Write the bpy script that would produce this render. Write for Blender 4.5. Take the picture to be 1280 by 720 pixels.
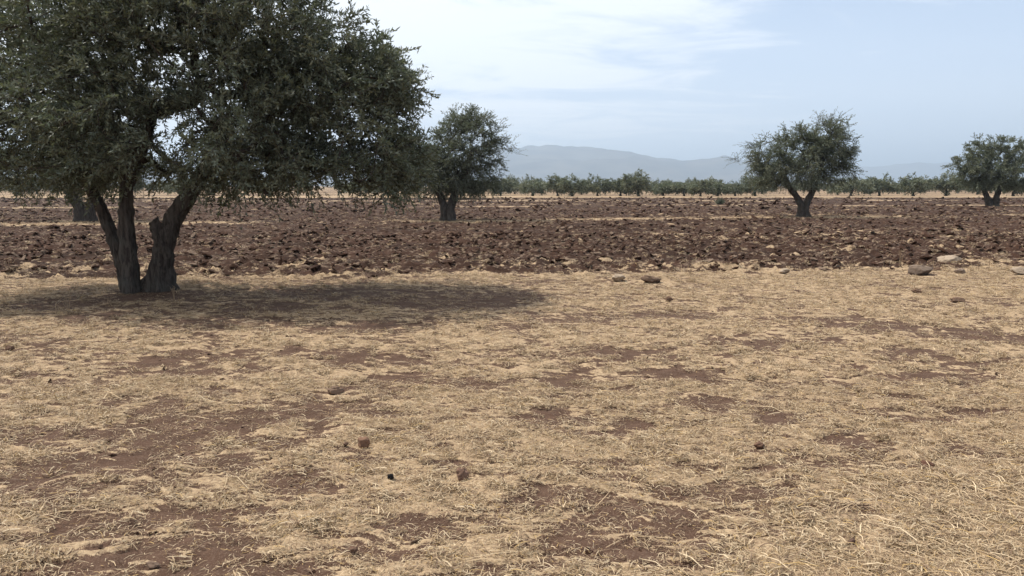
import bpy, math
import numpy as np

# ------------------------------------------------------------------ camera, world, sun
C = bpy.context.scene
for o in list(bpy.data.objects):
    bpy.data.objects.remove(o)
EYE, FPX, PITCH = 1.6, 1004.0, math.radians(7.25)
cam = bpy.data.cameras.new('camera')
cam.sensor_width = 36.0
cam.lens = 36.0 * FPX / 1280.0
cam.clip_start, cam.clip_end = 0.05, 60000.0
cam_o = bpy.data.objects.new('camera', cam)
cam_o.location = (0, 0, EYE)
cam_o.rotation_euler = (math.pi / 2 - PITCH, 0, 0)
C.collection.objects.link(cam_o)
C.camera = cam_o

SUN_EL, SUN_AZ = math.radians(57.5), math.radians(-68)       # azimuth from +Y, negative towards -X
sd = np.array([math.cos(SUN_EL) * math.sin(SUN_AZ), math.cos(SUN_EL) * math.cos(SUN_AZ), math.sin(SUN_EL)])
sun = bpy.data.lights.new('sun', 'SUN')
sun.energy, sun.angle, sun.color = 4.2, math.radians(0.55), (1.0, 0.95, 0.87)
sun_o = bpy.data.objects.new('sun', sun)
sun_o.rotation_euler = (math.pi / 2 - SUN_EL, 0, -SUN_AZ + math.pi)
sun_o.location = tuple(sd * 100)
C.collection.objects.link(sun_o)
C.view_settings.view_transform = 'Standard'
C.view_settings.look = 'None'
C.view_settings.exposure = 0.38
C.view_settings.gamma = 1.0
C.cycles.use_denoising = True
C.cycles.max_bounces = 6
C.cycles.diffuse_bounces = 3
C.cycles.transmission_bounces = 4
C.cycles.volume_bounces = 0
C.cycles.transparent_max_bounces = 8


class NT:
    """small helper for node trees"""
    def __init__(self, tree):
        self.t = tree
        tree.nodes.clear()

    def n(self, kind, **kw):
        nd = self.t.nodes.new(kind)
        ins = kw.pop('ins', {})
        for k, v in kw.items():
            setattr(nd, k, v)
        for k, v in ins.items():
            s = nd.inputs[k]
            if isinstance(v, bpy.types.NodeSocket):
                self.t.links.new(v, s)
            else:
                s.default_value = v
        return nd

    def math(self, op, a, b=0.0, clamp=False):
        return self.n('ShaderNodeMath', operation=op, use_clamp=clamp, ins={0: a, 1: b}).outputs[0]

    def mix(self, f, a, b):
        nd = self.n('ShaderNodeMix', data_type='RGBA')
        for idx, v in ((0, f), (6, a), (7, b)):
            s = nd.inputs[idx]
            if isinstance(v, bpy.types.NodeSocket):
                self.t.links.new(v, s)
            else:
                s.default_value = v if idx == 0 else (*v, 1.0) if len(v) == 3 else v
        return nd.outputs[2]

    def ramp(self, f, lo, hi):
        nd = self.n('ShaderNodeMapRange', interpolation_type='SMOOTHSTEP', ins={0: f, 1: lo, 2: hi, 3: 0.0, 4: 1.0})
        return nd.outputs[0]

    def noise(self, vec, scale, detail=4.0, rough=0.55, dist=0.0):
        return self.n('ShaderNodeTexNoise', ins={'Vector': vec, 'Scale': scale, 'Detail': detail, 'Roughness': rough, 'Distortion': dist}).outputs[0]

    def scaled(self, vec, s):
        return self.n('ShaderNodeVectorMath', operation='MULTIPLY', ins={0: vec, 1: s}).outputs[0]


W = bpy.data.worlds.new('World')
C.world = W
W.use_nodes = True
w = NT(W.node_tree)
sky = w.n('ShaderNodeTexSky', sky_type='NISHITA', sun_disc=False, sun_elevation=SUN_EL, sun_rotation=SUN_AZ % (2 * math.pi),
          altitude=400, air_density=1.0, dust_density=1.6, ozone_density=1.5)
SKY_STR = 0.105
gen = w.n('ShaderNodeTexCoord').outputs['Generated']
sep = w.n('ShaderNodeSeparateXYZ', ins={0: gen})
zz = w.math('ADD', w.math('MAXIMUM', sep.outputs[2], 0.0), 0.10)
uu, vv = w.math('DIVIDE', sep.outputs[0], zz), w.math('DIVIDE', sep.outputs[1], zz)
pl = w.n('ShaderNodeCombineXYZ', ins={0: uu, 1: vv, 2: 0.0}).outputs[0]
big = w.noise(w.scaled(pl, (0.30, 0.50, 1)), 1.0, 8, 0.58, 0.7)
fine = w.noise(w.scaled(pl, (1.3, 1.9, 1)), 1.0, 7, 0.62, 0.8)
sund = w.n('ShaderNodeVectorMath', operation='DOT_PRODUCT', ins={0: gen, 1: tuple(sd)}).outputs['Value']
val = w.math('ADD', w.math('ADD', w.math('MULTIPLY', big, 0.9), w.math('MULTIPLY', fine, 0.55)), w.math('MULTIPLY', sund, 0.72))
cloud = w.ramp(val, 0.79, 0.99)
veil = w.ramp(w.math('MULTIPLY', sep.outputs[2], -1.0), -0.34, 0.0)
skyc = sky.outputs[0]
pale = w.mix(w.math('ADD', 0.30, w.math('MULTIPLY', veil, 0.4)), skyc, (5.5, 6.8, 9.0))
murk = w.noise(w.scaled(pl, (0.16, 0.22, 1)), 1.0, 4, 0.5, 0.3)
pale = w.mix(w.math('MULTIPLY', w.math('MULTIPLY', veil, w.ramp(murk, 0.2, 0.6)), 0.5), pale, (7.5, 8.0, 8.7))
white = w.mix(w.ramp(sund, 0.0, 0.7), (7.7, 8.2, 8.9), (9.0, 9.25, 9.5))
skyfin = w.mix(w.math('MULTIPLY', cloud, 0.92), pale, white)
bg = w.n('ShaderNodeBackground', ins={'Color': skyfin, 'Strength': SKY_STR})
w.n('ShaderNodeOutputWorld', ins={'Surface': bg.outputs[0]})

# ------------------------------------------------------------------ helpers
rng = np.random.default_rng(7)


def tag(o, label=None, cat=None, group=None, kind=None):
    for k, v in (('label', label), ('category', cat), ('group', group), ('kind', kind)):
        if v:
            o[k] = v
    return o


def link(o, parent=None):
    C.collection.objects.link(o)
    if parent is not None:
        o.parent = parent
    return o


def empty(name, loc):
    o = bpy.data.objects.new(name, None)
    o.empty_display_size = 0.2
    o.location = tuple(float(v) for v in loc)
    return link(o)


def mesh(name, verts, faces, mat=None, tint=None, smooth=False):
    """faces: int array (n,3|4) or list of such arrays; tint: per-vertex rgb"""
    me = bpy.data.meshes.new(name)
    verts = np.asarray(verts, np.float32)
    fl = faces if isinstance(faces, list) else [faces]
    fl = [np.asarray(f, np.int32) for f in fl if len(f)]
    me.vertices.add(len(verts))
    me.vertices.foreach_set('co', verts.ravel())
    tot = np.concatenate([np.full(len(f), f.shape[1], np.int32) for f in fl]) if fl else np.zeros(0, np.int32)
    idx = np.concatenate([f.ravel() for f in fl]) if fl else np.zeros(0, np.int32)
    me.loops.add(len(idx))
    me.loops.foreach_set('vertex_index', idx)
    me.polygons.add(len(tot))
    st = np.zeros(len(tot), np.int32)
    if len(tot):
        st[1:] = np.cumsum(tot)[:-1]
    me.polygons.foreach_set('loop_start', st)
    if smooth:
        me.polygons.foreach_set('use_smooth', np.ones(len(tot), bool))
    if tint is not None:
        a = me.attributes.new('tint', 'FLOAT_COLOR', 'POINT')
        t = np.ones((len(verts), 4), np.float32)
        t[:, :3] = tint
        a.data.foreach_set('color', t.ravel())
    me.update(calc_edges=True)
    if mat:
        me.materials.append(mat)
    return me


def obj(name, me, parent=None, loc=(0, 0, 0)):
    o = bpy.data.objects.new(name, me)
    o.location = tuple(float(v) for v in loc)
    return link(o, parent)


def hashg(ix, iy, iz, seed):
    h = (ix.astype(np.int64) * 374761393 + iy.astype(np.int64) * 668265263 + iz.astype(np.int64) * 2147483647 + seed * 1274126177) & 0xFFFFFFFF
    h = ((h ^ (h >> 13)) * 1274126177) & 0xFFFFFFFF
    h = ((h ^ (h >> 16)) * 2246822519) & 0xFFFFFFFF
    return (h ^ (h >> 15)) & 0xFFFFFFFF


def fade(t):
    return t * t * t * (t * (t * 6 - 15) + 10)


def perlin2(x, y, seed=0):
    x, y = np.asarray(x, float), np.asarray(y, float)
    xi, yi = np.floor(x), np.floor(y)
    xf, yf = x - xi, y - yi
    z = np.zeros_like(xi)
    r = []
    for dx in (0, 1):
        for dy in (0, 1):
            a = hashg(xi + dx, yi + dy, z, seed) * (2 * math.pi / 4294967296.0)
            r.append(np.cos(a) * (xf - dx) + np.sin(a) * (yf - dy))
    u, v = fade(xf), fade(yf)
    return ((r[0] * (1 - v) + r[1] * v) * (1 - u) + (r[2] * (1 - v) + r[3] * v) * u) * 1.5


def fbm2(x, y, o=4, seed=0, gain=0.5):
    s, a, tot = 0, 1.0, 0
    for k in range(o):
        s = s + a * perlin2(x * 2 ** k + 17.3 * k, y * 2 ** k - 9.1 * k, seed + k)
        tot += a
        a *= gain
    return s / tot


def noise3(p, f, seed=0):
    """value noise in 3-D, -1..1"""
    q = np.asarray(p, float) * f
    i = np.floor(q)
    t = fade(q - i)
    s = 0
    for dx in (0, 1):
        for dy in (0, 1):
            for dz in (0, 1):
                h = hashg(i[..., 0] + dx, i[..., 1] + dy, i[..., 2] + dz, seed) / 2147483648.0 - 1
                wgt = (t[..., 0] if dx else 1 - t[..., 0]) * (t[..., 1] if dy else 1 - t[..., 1]) * (t[..., 2] if dz else 1 - t[..., 2])
                s = s + h * wgt
    return s


def sstep(x, a, b):
    t = np.clip((x - a) / (b - a), 0, 1)
    return t * t * (3 - 2 * t)


def gp(px, py):
    """place on flat ground seen at a photograph pixel"""
    a = PITCH + math.atan((py - 360) / FPX)
    d = EYE / math.tan(a)
    zc = d * math.cos(PITCH) + EYE * math.sin(PITCH)
    return ((px - 640) / FPX * zc, d)


def at(px, py, d):
    """point at distance d (along +Y) seen at a photograph pixel"""
    cx, cy = (px - 640) / FPX, (360 - py) / FPX
    dy = math.cos(PITCH) + cy * math.sin(PITCH)
    dz = -math.sin(PITCH) + cy * math.cos(PITCH)
    return np.array([cx / dy * d, d, EYE + dz / dy * d])


# ------------------------------------------------------------------ the lie of the land
MAIN = (-5.44, 12.0)
FAR_EDGE = 108.0
PATCH = [  # bare soil patches: pixel x, y, half width, half height
    (50, 545, 55, 10), (185, 540, 70, 12), (270, 535, 40, 8), (210, 452, 20, 7), (240, 466, 40, 8), (275, 452, 25, 7), (320, 466, 45, 6),
    (380, 442, 35, 6), (450, 452, 60, 8), (500, 478, 50, 7), (565, 477, 40, 6), (330, 522, 50, 12), (400, 512, 45, 10), (480, 515, 30, 8),
    (505, 537, 40, 5), (345, 552, 30, 6), (210, 568, 30, 9), (160, 585, 50, 10), (30, 600, 45, 15), (60, 622, 50, 8), (100, 650, 60, 10),
    (70, 668, 40, 7), (355, 612, 50, 12), (330, 642, 45, 12), (270, 655, 30, 10), (150, 692, 70, 15), (50, 712, 60, 12), (280, 700, 40, 12),
    (330, 715, 50, 10), (200, 662, 60, 12), (520, 660, 60, 10), (620, 652, 30, 10), (770, 443, 65, 6), (700, 480, 45, 10), (830, 465, 40, 8),
    (880, 472, 40, 7), (940, 478, 35, 7), (890, 507, 35, 7), (695, 520, 35, 10), (795, 535, 35, 6), (975, 522, 40, 9), (1050, 548, 40, 8),
    (1010, 577, 40, 12), (1070, 562, 30, 8), (720, 575, 25, 6), (740, 597, 60, 6), (860, 606, 60, 7), (690, 625, 50, 9), (800, 640, 60, 9),
    (945, 618, 40, 8), (1030, 636, 50, 10), (1120, 620, 50, 10), (1250, 580, 45, 12), (720, 662, 60, 12), (850, 655, 50, 10), (770, 692, 60, 12),
    (910, 697, 50, 15), (1120, 410, 90, 5), (1230, 420, 50, 7), (1180, 470, 40, 6), (1050, 400, 60, 4), (1140, 440, 30, 5), (1040, 480, 50, 4),
    (960, 430, 60, 4), (1100, 520, 60, 5), (1210, 510, 40, 5), (190, 372, 55, 5), (60, 381, 70, 5), (450, 366, 100, 6), (570, 380, 70, 6),
    (330, 385, 60, 5), (640, 372, 50, 5), (250, 405, 60, 5), (470, 410, 60, 5), (120, 395, 50, 4), (720, 400, 50, 4), (860, 395, 40, 4)]
PW = []
for a_, b_, c_, d_ in PATCH:
    x0, y0 = gp(a_, b_)
    x1 = gp(a_ + c_, b_)[0]
    PW.append((x0, y0, abs(x1 - x0), abs(gp(a_, b_ - d_)[1] - gp(a_, b_ + d_)[1]) / 2))


def edge_y(x):
    return 14.4 + 0.10 * np.clip(x, -14, 14) + 0.45 * perlin2(x * 0.45, x * 0 + 3.3, 5) + 0.16 * perlin2(x * 2.1, x * 0 + 1.7, 6)


def field_mask(x, y):
    d = y - edge_y(x)
    return sstep(d, -0.12, 0.22) * (1 - sstep(y - 0.02 * x, FAR_EDGE - 3, FAR_EDGE + 3))


def strip(x, y):
    """unploughed strips along the tree rows in the field"""
    r = 0
    wob = 0.5 * perlin2(x * 0.2, y * 0.02, 31)
    for y0, sl, wd, lo in ((37.3, 0.24, 1.3, -0.02), (62.0, 0.10, 2.0, -0.1), (86.0, 0.06, 3.2, -0.1)):
        dd = (y - (y0 + sl * x) - wob) / wd
        r = np.maximum(r, np.exp(-dd * dd) * sstep(fbm2(x * 0.8, y * 1.6, 3, 35) + 0.25, -.1, .25) * sstep(perlin2(x * 0.11 + y0, y * 0 + 0.5, 33), lo - 0.15, lo + 0.25))
    for tx, ty, rx in ((-1.8, 36.6, 4.2), (16.8, 41.2, 4.4), (40.0, 63.0, 5.0), (-18.4, 36.0, 3.2)):
        r = np.maximum(r, np.exp(-((x - tx) / rx) ** 2 - ((y - ty + 0.3) / 1.7) ** 2) * np.clip(0.75 + 0.9 * fbm2(x * 0.9, y * 1.5, 3, 36), 0.2, 1))
    return r


def cover(x, y):
    """how much straw covers the soil, 0..1"""
    x, y = np.asarray(x, float), np.asarray(y, float)
    wx = x + 0.12 * perlin2(x * 2.2, y * 2.2, 41)
    wy = y + 0.16 * perlin2(x * 1.7, y * 1.7, 42)
    n = fbm2(wx * 0.75, wy * 1.15, 5, 11, 0.6)
    n2 = fbm2(wx * 2.6, wy * 4.2, 3, 15, 0.6)
    bare = 0
    for (x0, y0, rx, ry) in PW:
        q = ((wx - x0) / (rx * 1.05)) ** 2 + ((wy - y0) / (ry * 1.1)) ** 2
        bare = np.maximum(bare, np.exp(-q * 0.9))
    n3 = fbm2(wx * 2.9, wy * 12.5, 4, 19, 0.70)
    bare = bare * np.clip(0.85 + 1.5 * n2 + 0.8 * n3, 0.1, 1.4)
    base = 0.49 + 0.70 * n + 0.80 * n2 + 1.5 * n3 - 0.62 * bare + 0.5 * sstep(x * 0.9 - y, -2.9, -1.4) - 0.12 * sstep(-x, 0.5, 2.5) * (1 - sstep(y, 4.5, 7))
    base = base - 0.30 * np.exp(-((x + 3.0) / 4.0) ** 2 - ((y - 11.3) / 2.4) ** 2)  # barer soil under the big olive, stretched over its shadow to darken it
    fore = sstep(base, 0.14, 0.66)
    res = fbm2(x * 0.55, (y - 0.1 * x) * 1.7, 4, 51, 0.6)
    bigr = fbm2(x * 0.035, y * 0.11, 3, 55)
    near = np.exp(-np.clip(y - edge_y(x), 0, 99) / 1.6)
    fres = fbm2(x * 2.2, (y - 0.1 * x) * 5.0, 4, 53, 0.65) * np.clip(60 / np.maximum(y, 1) - .6, 0, 1)
    fld = sstep(0.75 * res + 0.75 * fres + 0.6 * bigr + 0.55 * near + 0.16 * sstep(y, 45, 80), 0.29, 0.58) * 0.8
    fld = np.maximum(fld, strip(x, y))
    far = np.where(y > 60, np.clip(0.78 - 0.30 * sstep(y, 122, 130) + 0.3 * fbm2(x * 0.03, y * 0.05, 3, 61), 0, 1), fore)
    fm = field_mask(x, y)
    return fld * fm + far * (1 - fm)


def height(x, y, c=None):
    x, y = np.asarray(x, float), np.asarray(y, float)
    if c is None:
        c = cover(x, y)
    fm = field_mask(x, y) * (1 - 0.8 * strip(x, y))
    r = np.hypot(x, y)
    z = 0.03 * fbm2(x * 0.22, y * 0.22, 2, 71) + 0.012 * fbm2(x * 1.1, y * 1.1, 3, 72) * (r < 60)
    z = z + (1 - fm) * (0.012 * c + 0.030 * fbm2(x * 4, y * 5, 4, 73, 0.66)) * (r < 40)
    ph = (y - 0.10 * x + 0.25 * perlin2(x * 0.35, y * 0.35, 74)) / 0.95
    fur = 0.5 + 0.5 * np.cos(2 * math.pi * ph)
    cl = np.abs(fbm2(x * 2.6, y * 3.0, 4, 75, 0.62))
    z = z + fm * (-0.06 + 0.105 * fur * (0.75 + 0.5 * perlin2(x * 0.9, y * 0.9, 76)) + 0.25 * cl) * (r < 130)
    z = z + 0.10 * np.exp(-((x - 2.2) / 1.1) ** 2 - ((y - 13.6) / 0.35) ** 2) * (0.7 + 0.6 * perlin2(x * 3, y * 4, 78))
    z = z + 0.04 * np.exp(-((x - MAIN[0]) ** 2 + (y - MAIN[1]) ** 2) / 0.75)
    return z


def gz(x, y):
    return float(height(np.array([x]), np.array([y]))[0])


# ------------------------------------------------------------------ materials
def mat_new(name):
    m = bpy.data.materials.new(name)
    m.use_nodes = True
    return m, NT(m.node_tree)


def mat_ground():
    m, n = mat_new('soil_and_chaff')
    pos = n.n('ShaderNodeNewGeometry').outputs['Position']
    st = n.n('ShaderNodeAttribute', attribute_name='straw').outputs['Fac']
    fld = n.n('ShaderNodeAttribute', attribute_name='field').outputs['Fac']
    f1 = n.noise(n.scaled(pos, (1, 1.5, 1)), 28, 5, 0.7)
    f2 = n.noise(pos, 120, 3, 0.7)
    f3 = n.noise(n.scaled(pos, (0.8, 1.6, 1)), 5.0, 6, 0.65)
    f4 = n.noise(pos, 1.3, 4, 0.6)
    mask = n.math('ADD', st, n.math('MULTIPLY', n.math('ADD', n.math('SUBTRACT', f1, 0.5), n.math('MULTIPLY', n.math('SUBTRACT', f2, 0.5), 0.7)), 1.7))
    mask = n.math('ADD', mask, n.math('MULTIPLY', n.math('SUBTRACT', f3, 0.5), 0.7))
    mask = n.ramp(mask, 0.34, 0.62)
    soil = n.mix(n.ramp(f3, 0.3, 0.7), (0.055, 0.029, 0.018), (0.094, 0.053, 0.035))
    soil = n.mix(n.ramp(f2, 0.45, 0.75), soil, (0.145, 0.098, 0.070))
    soilf = n.mix(n.ramp(f3, 0.35, 0.7), (0.034, 0.0165, 0.010), (0.062, 0.032, 0.021))
    furrow_shade = n.noise(n.scaled(pos, (0.12, 0.75, 1)), 1.0, 5, 0.6)  # shadow lines along the furrows, painted into the soil colour as darker bands
    soilf = n.mix(n.ramp(furrow_shade, 0.42, 0.62), soilf, (0.030, 0.0155, 0.010))
    crust = n.noise(n.scaled(pos, (0.55, 1.6, 1)), 9.0, 5, 0.7)
    soilf = n.mix(n.math('MULTIPLY', n.ramp(crust, 0.55, 0.62), 0.85), soilf, (0.185, 0.132, 0.094))
    soil = n.mix(fld, soil, soilf)
    straw = n.mix(n.ramp(f1, 0.3, 0.7), (0.20, 0.133, 0.082), (0.43, 0.313, 0.192))
    straw = n.mix(n.ramp(f2, 0.5, 0.8), straw, (0.54, 0.41, 0.265))
    straw = n.mix(n.math('MULTIPLY', n.ramp(f4, 0.35, 0.7), 0.3), straw, (0.31, 0.22, 0.14))
    col = n.mix(mask, soil, straw)
    b1 = n.n('ShaderNodeBump', ins={'Strength': 0.7, 'Distance': 0.012, 'Height': n.math('ADD', f1, n.math('MULTIPLY', f2, 0.4))})
    p = n.n('ShaderNodeBsdfPrincipled', ins={'Base Color': col, 'Roughness': 0.95, 'Normal': b1.outputs[0], 'Specular IOR Level': 0.15})
    n.n('ShaderNodeOutputMaterial', ins={'Surface': p.outputs[0]})
    return m


def mat_tint(name, rough=0.8, trans=0.0, bump=0.0, bscale=30.0, var=0.0, spec=0.2):
    m, n = mat_new(name)
    t = n.n('ShaderNodeAttribute', attribute_name='tint').outputs['Color']
    kw = {'Roughness': rough, 'Specular IOR Level': spec}
    if bump or var:
        pos = n.n('ShaderNodeNewGeometry').outputs['Position']
        nz = n.noise(pos, bscale, 5, 0.65)
        if var:
            nz2 = n.noise(pos, bscale * 0.35, 4, 0.6)
            k = n.math('ADD', 1.0 - var, n.math('MULTIPLY', n.math('ADD', nz, nz2), var))
            t = n.n('ShaderNodeVectorMath', operation='SCALE', ins={0: t, 'Scale': k}).outputs[0]
        if bump:
            kw['Normal'] = n.n('ShaderNodeBump', ins={'Strength': 0.8, 'Distance': bump, 'Height': nz}).outputs[0]
    p = n.n('ShaderNodeBsdfPrincipled', ins={'Base Color': t, **kw}).outputs[0]
    if trans:
        tr = n.n('ShaderNodeBsdfTranslucent', ins={'Color': t}).outputs[0]
        p = n.n('ShaderNodeMixShader', ins={0: trans, 1: p, 2: tr}).outputs[0]
    n.n('ShaderNodeOutputMaterial', ins={'Surface': p})
    return m


def mat_leaf():
    m, n = mat_new('olive_leaf')
    t = n.n('ShaderNodeAttribute', attribute_name='tint').outputs['Color']
    back = n.n('ShaderNodeNewGeometry').outputs['Backfacing']
    under = n.mix(0.5, t, (0.20, 0.225, 0.185))
    col = n.mix(back, t, under)
    p = n.n('ShaderNodeBsdfPrincipled', ins={'Base Color': col, 'Roughness': 0.5, 'Specular IOR Level': 0.35}).outputs[0]
    tc = n.mix(0.5, t, (0.10, 0.13, 0.03))
    tr = n.n('ShaderNodeBsdfTranslucent', ins={'Color': tc}).outputs[0]
    mx = n.n('ShaderNodeMixShader', ins={0: 0.28, 1: p, 2: tr}).outputs[0]
    n.n('ShaderNodeOutputMaterial', ins={'Surface': mx})
    return m


def mat_bark():
    m, n = mat_new('olive_bark')
    co = n.n('ShaderNodeTexCoord').outputs['Object']
    a = n.noise(n.scaled(co, (1, 1, 0.18)), 22, 6, 0.65, 0.6)
    b = n.noise(co, 5, 4, 0.6)
    c = n.noise(co, 70, 3, 0.6)
    col = n.mix(n.ramp(a, 0.35, 0.65), (0.028, 0.021, 0.017), (0.090, 0.073, 0.060))
    col = n.mix(n.math('MULTIPLY', n.ramp(b, 0.45, 0.7), 0.5), col, (0.072, 0.068, 0.058))
    bp = n.n('ShaderNodeBump', ins={'Strength': 0.9, 'Distance': 0.02, 'Height': n.math('ADD', a, n.math('MULTIPLY', c, 0.3))})
    p = n.n('ShaderNodeBsdfPrincipled', ins={'Base Color': col, 'Roughness': 0.9, 'Specular IOR Level': 0.2, 'Normal': bp.outputs[0]})
    n.n('ShaderNodeOutputMaterial', ins={'Surface': p.outputs[0]})
    return m


def mat_hill():
    m, n = mat_new('dry_hillside')
    pos = n.n('ShaderNodeNewGeometry').outputs['Position']
    a = n.noise(pos, 0.0028, 7, 0.65)
    col = n.mix(n.ramp(a, 0.35, 0.65), (0.040, 0.040, 0.042), (0.115, 0.10, 0.085))
    p = n.n('ShaderNodeBsdfPrincipled', ins={'Base Color': col, 'Roughness': 1.0, 'Specular IOR Level': 0.0})
    n.n('ShaderNodeOutputMaterial', ins={'Surface': p.outputs[0]})
    return m


M_GROUND, M_LEAF, M_BARK, M_HILL = mat_ground(), mat_leaf(), mat_bark(), mat_hill()
M_STRAW = mat_tint('dry_straw', 0.6, 0.18)
M_CLOD = mat_tint('earth_clod', 0.95, 0, 0.02, 25, 0.45, 0.1)
M_STONE = mat_tint('weathered_stone', 0.9, 0, 0.012, 22, 0.6, 0.2)

# ------------------------------------------------------------------ ground
def build_ground():
    ang = np.concatenate([np.arange(-0.74, 0.74, 0.0042), np.arange(0.74, 2 * math.pi - 0.74, 0.06)])
    rs, d = [], 0.35
    while d < 24000:
        rs.append(d)
        if d < 2.4:
            s = 0.10
        elif d < 22:
            s = min(max(0.7 * d * d / 1285, 0.013), 0.055)
        elif d < 130:
            s = 0.055 * (d / 22) ** 1.6
        else:
            s = d * 0.05
        d += s
    rs = np.array(rs)
    A, R = np.meshgrid(ang, rs)
    X, Y = (R * np.sin(A)).ravel(), (R * np.cos(A)).ravel()
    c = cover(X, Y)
    Z = height(X, Y, c)
    na, nr = len(ang), len(rs)
    i = np.arange(nr - 1)[:, None] * na
    j = np.arange(na)[None, :]
    j2 = (j + 1) % na
    q = np.stack([(i + j).ravel(), (i + j2).ravel(), (i + na + j2).ravel(), (i + na + j).ravel()], 1)
    q = q[:, ::-1]
    V = np.stack([X, Y, Z], 1)
    V = np.vstack([V, [[0, 0, gz(0, 0)]]])
    k = len(V) - 1
    t = np.stack([np.full(na, k), j.ravel(), j2.ravel()], 1)[:, ::-1]
    me = mesh('ground', V, [q, t], M_GROUND, smooth=True)
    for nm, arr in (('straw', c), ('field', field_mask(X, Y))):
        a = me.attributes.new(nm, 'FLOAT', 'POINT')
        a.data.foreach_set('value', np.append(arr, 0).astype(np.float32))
    o = obj('ground', me)
    tag(o, 'bare reddish brown ground with dry straw and a ploughed field', 'ground', kind='structure')


build_ground()

# ------------------------------------------------------------------ scatter: templates + points in one object, instanced by nodes
def scatter(name, templates, pts, rot, scl, tid, mat, label, cat):
    vs, fs, ts, gid, off = [], [], [], [], 0
    for k, (v, f, t) in enumerate(templates):
        vs.append(v); fs.append(np.asarray(f) + off); ts.append(t); gid.append(np.full(len(v), k + 1)); off += len(v)
    n = len(pts)
    V = np.vstack(vs + [pts])
    T = np.vstack(ts + [np.zeros((n, 3))])
    by = {}
    for f in fs:
        by.setdefault(f.shape[1], []).append(f)
    me = mesh(name, V, [np.vstack(b) for b in by.values()], mat, T)
    z = np.zeros
    a = me.attributes.new('tpl', 'INT', 'POINT'); a.data.foreach_set('value', np.concatenate(gid + [z(n)]).astype(np.int32))
    a = me.attributes.new('tid', 'INT', 'POINT'); a.data.foreach_set('value', np.concatenate([z(off), tid]).astype(np.int32))
    a = me.attributes.new('scl', 'FLOAT_VECTOR', 'POINT'); a.data.foreach_set('vector', np.vstack([z((off, 3)), scl]).astype(np.float32).ravel())
    a = me.attributes.new('rot', 'FLOAT_VECTOR', 'POINT'); a.data.foreach_set('vector', np.vstack([z((off, 3)), rot]).astype(np.float32).ravel())
    o = obj(name, me)
    g = bpy.data.node_groups.new(name + '_nodes', 'GeometryNodeTree')
    g.interface.new_socket('Geometry', in_out='INPUT', socket_type='NodeSocketGeometry')
    g.interface.new_socket('Geometry', in_out='OUTPUT', socket_type='NodeSocketGeometry')
    nd = g.nodes

    def attr(nm, ty):
        x = nd.new('GeometryNodeInputNamedAttribute'); x.data_type = ty; x.inputs[0].default_value = nm
        return x.outputs[0]
    gi, go = nd.new('NodeGroupInput'), nd.new('NodeGroupOutput')
    sp = nd.new('GeometryNodeSeparateGeometry')
    cm = nd.new('FunctionNodeCompare'); cm.data_type = 'INT'; cm.operation = 'GREATER_THAN'
    tp = attr('tpl', 'INT')
    L = g.links.new
    ci = [s for s in cm.inputs if s.type == 'INT']
    L(tp, ci[0]); ci[1].default_value = 0
    L(gi.outputs[0], sp.inputs[0]); L(cm.outputs[0], sp.inputs[1])
    si = nd.new('GeometryNodeSplitToInstances'); L(sp.outputs[0], si.inputs[0]); L(tp, si.inputs['Group ID'])
    iop = nd.new('GeometryNodeInstanceOnPoints')
    L(sp.outputs[1], iop.inputs['Points']); L(si.outputs[0], iop.inputs['Instance'])
    iop.inputs['Pick Instance'].default_value = True
    L(attr('tid', 'INT'), iop.inputs['Instance Index'])
    e2r = nd.new('FunctionNodeEulerToRotation'); L(attr('rot', 'FLOAT_VECTOR'), e2r.inputs[0])
    L(e2r.outputs[0], iop.inputs['Rotation']); L(attr('scl', 'FLOAT_VECTOR'), iop.inputs['Scale'])
    L(iop.outputs[0], go.inputs[0])
    md = o.modifiers.new('scatter', 'NODES'); md.node_group = g
    return tag(o, label, cat, kind='stuff')


def straws(n, rad, lmin, lmax, wmin, wmax, zmax, tilt, r, upright=False, bright=1.0):
    """a tuft of thin bent ribbons"""
    rr = rad * np.sqrt(r.random(n)); th = r.random(n) * 2 * math.pi
    base = np.stack([rr * np.cos(th), rr * np.sin(th), zmax * r.random(n) ** 1.5], 1)
    az = r.random(n) * 2 * math.pi
    el = r.uniform(0.5, 1.35, n) if upright else r.normal(0, tilt, n)
    ln = lmin + (lmax - lmin) * r.random(n) ** 2.0
    wd = r.uniform(wmin, wmax, n) / 2
    d = np.stack([np.cos(az) * np.cos(el), np.sin(az) * np.cos(el), np.sin(el)], 1)
    s = np.stack([-np.sin(az), np.cos(az), r.normal(0, 0.5, n)], 1)
    s /= np.linalg.norm(s, axis=1)[:, None]
    bend = r.normal(0, 0.16 if lmax < 0.1 else 0.055, n)[:, None] * ln[:, None] * np.stack([-np.sin(az), np.cos(az), np.zeros(n)], 1)
    bend[:, 2] += (-0.1 if upright else 0.07) * ln
    st = base if upright else base - d * ln[:, None] / 2
    p0, p1, p2 = st, st + d * ln[:, None] * 0.5 + bend, st + d * ln[:, None]
    if not upright:
        for p in (p0, p1, p2):
            p[:, 2] = np.maximum(p[:, 2], 0.001)
    w3 = wd[:, None] * s
    V = np.stack([p0 - w3, p0 + w3, p1 - w3, p1 + w3, p2 - w3 * 0.6, p2 + w3 * 0.6], 1)
    i = np.arange(n)[:, None] * 6
    F = np.concatenate([i + [0, 1, 3, 2], i + [2, 3, 5, 4]], 0)
    cA, cB, cC, cD = np.array([.42, .305, .185]), np.array([.57, .445, .290]), np.array([.21, .137, .088]), np.array([.46, .31, .13])
    u = r.random(n)
    col = np.where((u < .5)[:, None], cA, np.where((u < .72)[:, None], cB, np.where((u < .93)[:, None], cC, cD)))
    col = col * r.uniform(0.75, 1.15, (n, 1)) * bright
    return V.reshape(-1, 3), F, np.repeat(col, 6, 0)


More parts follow.
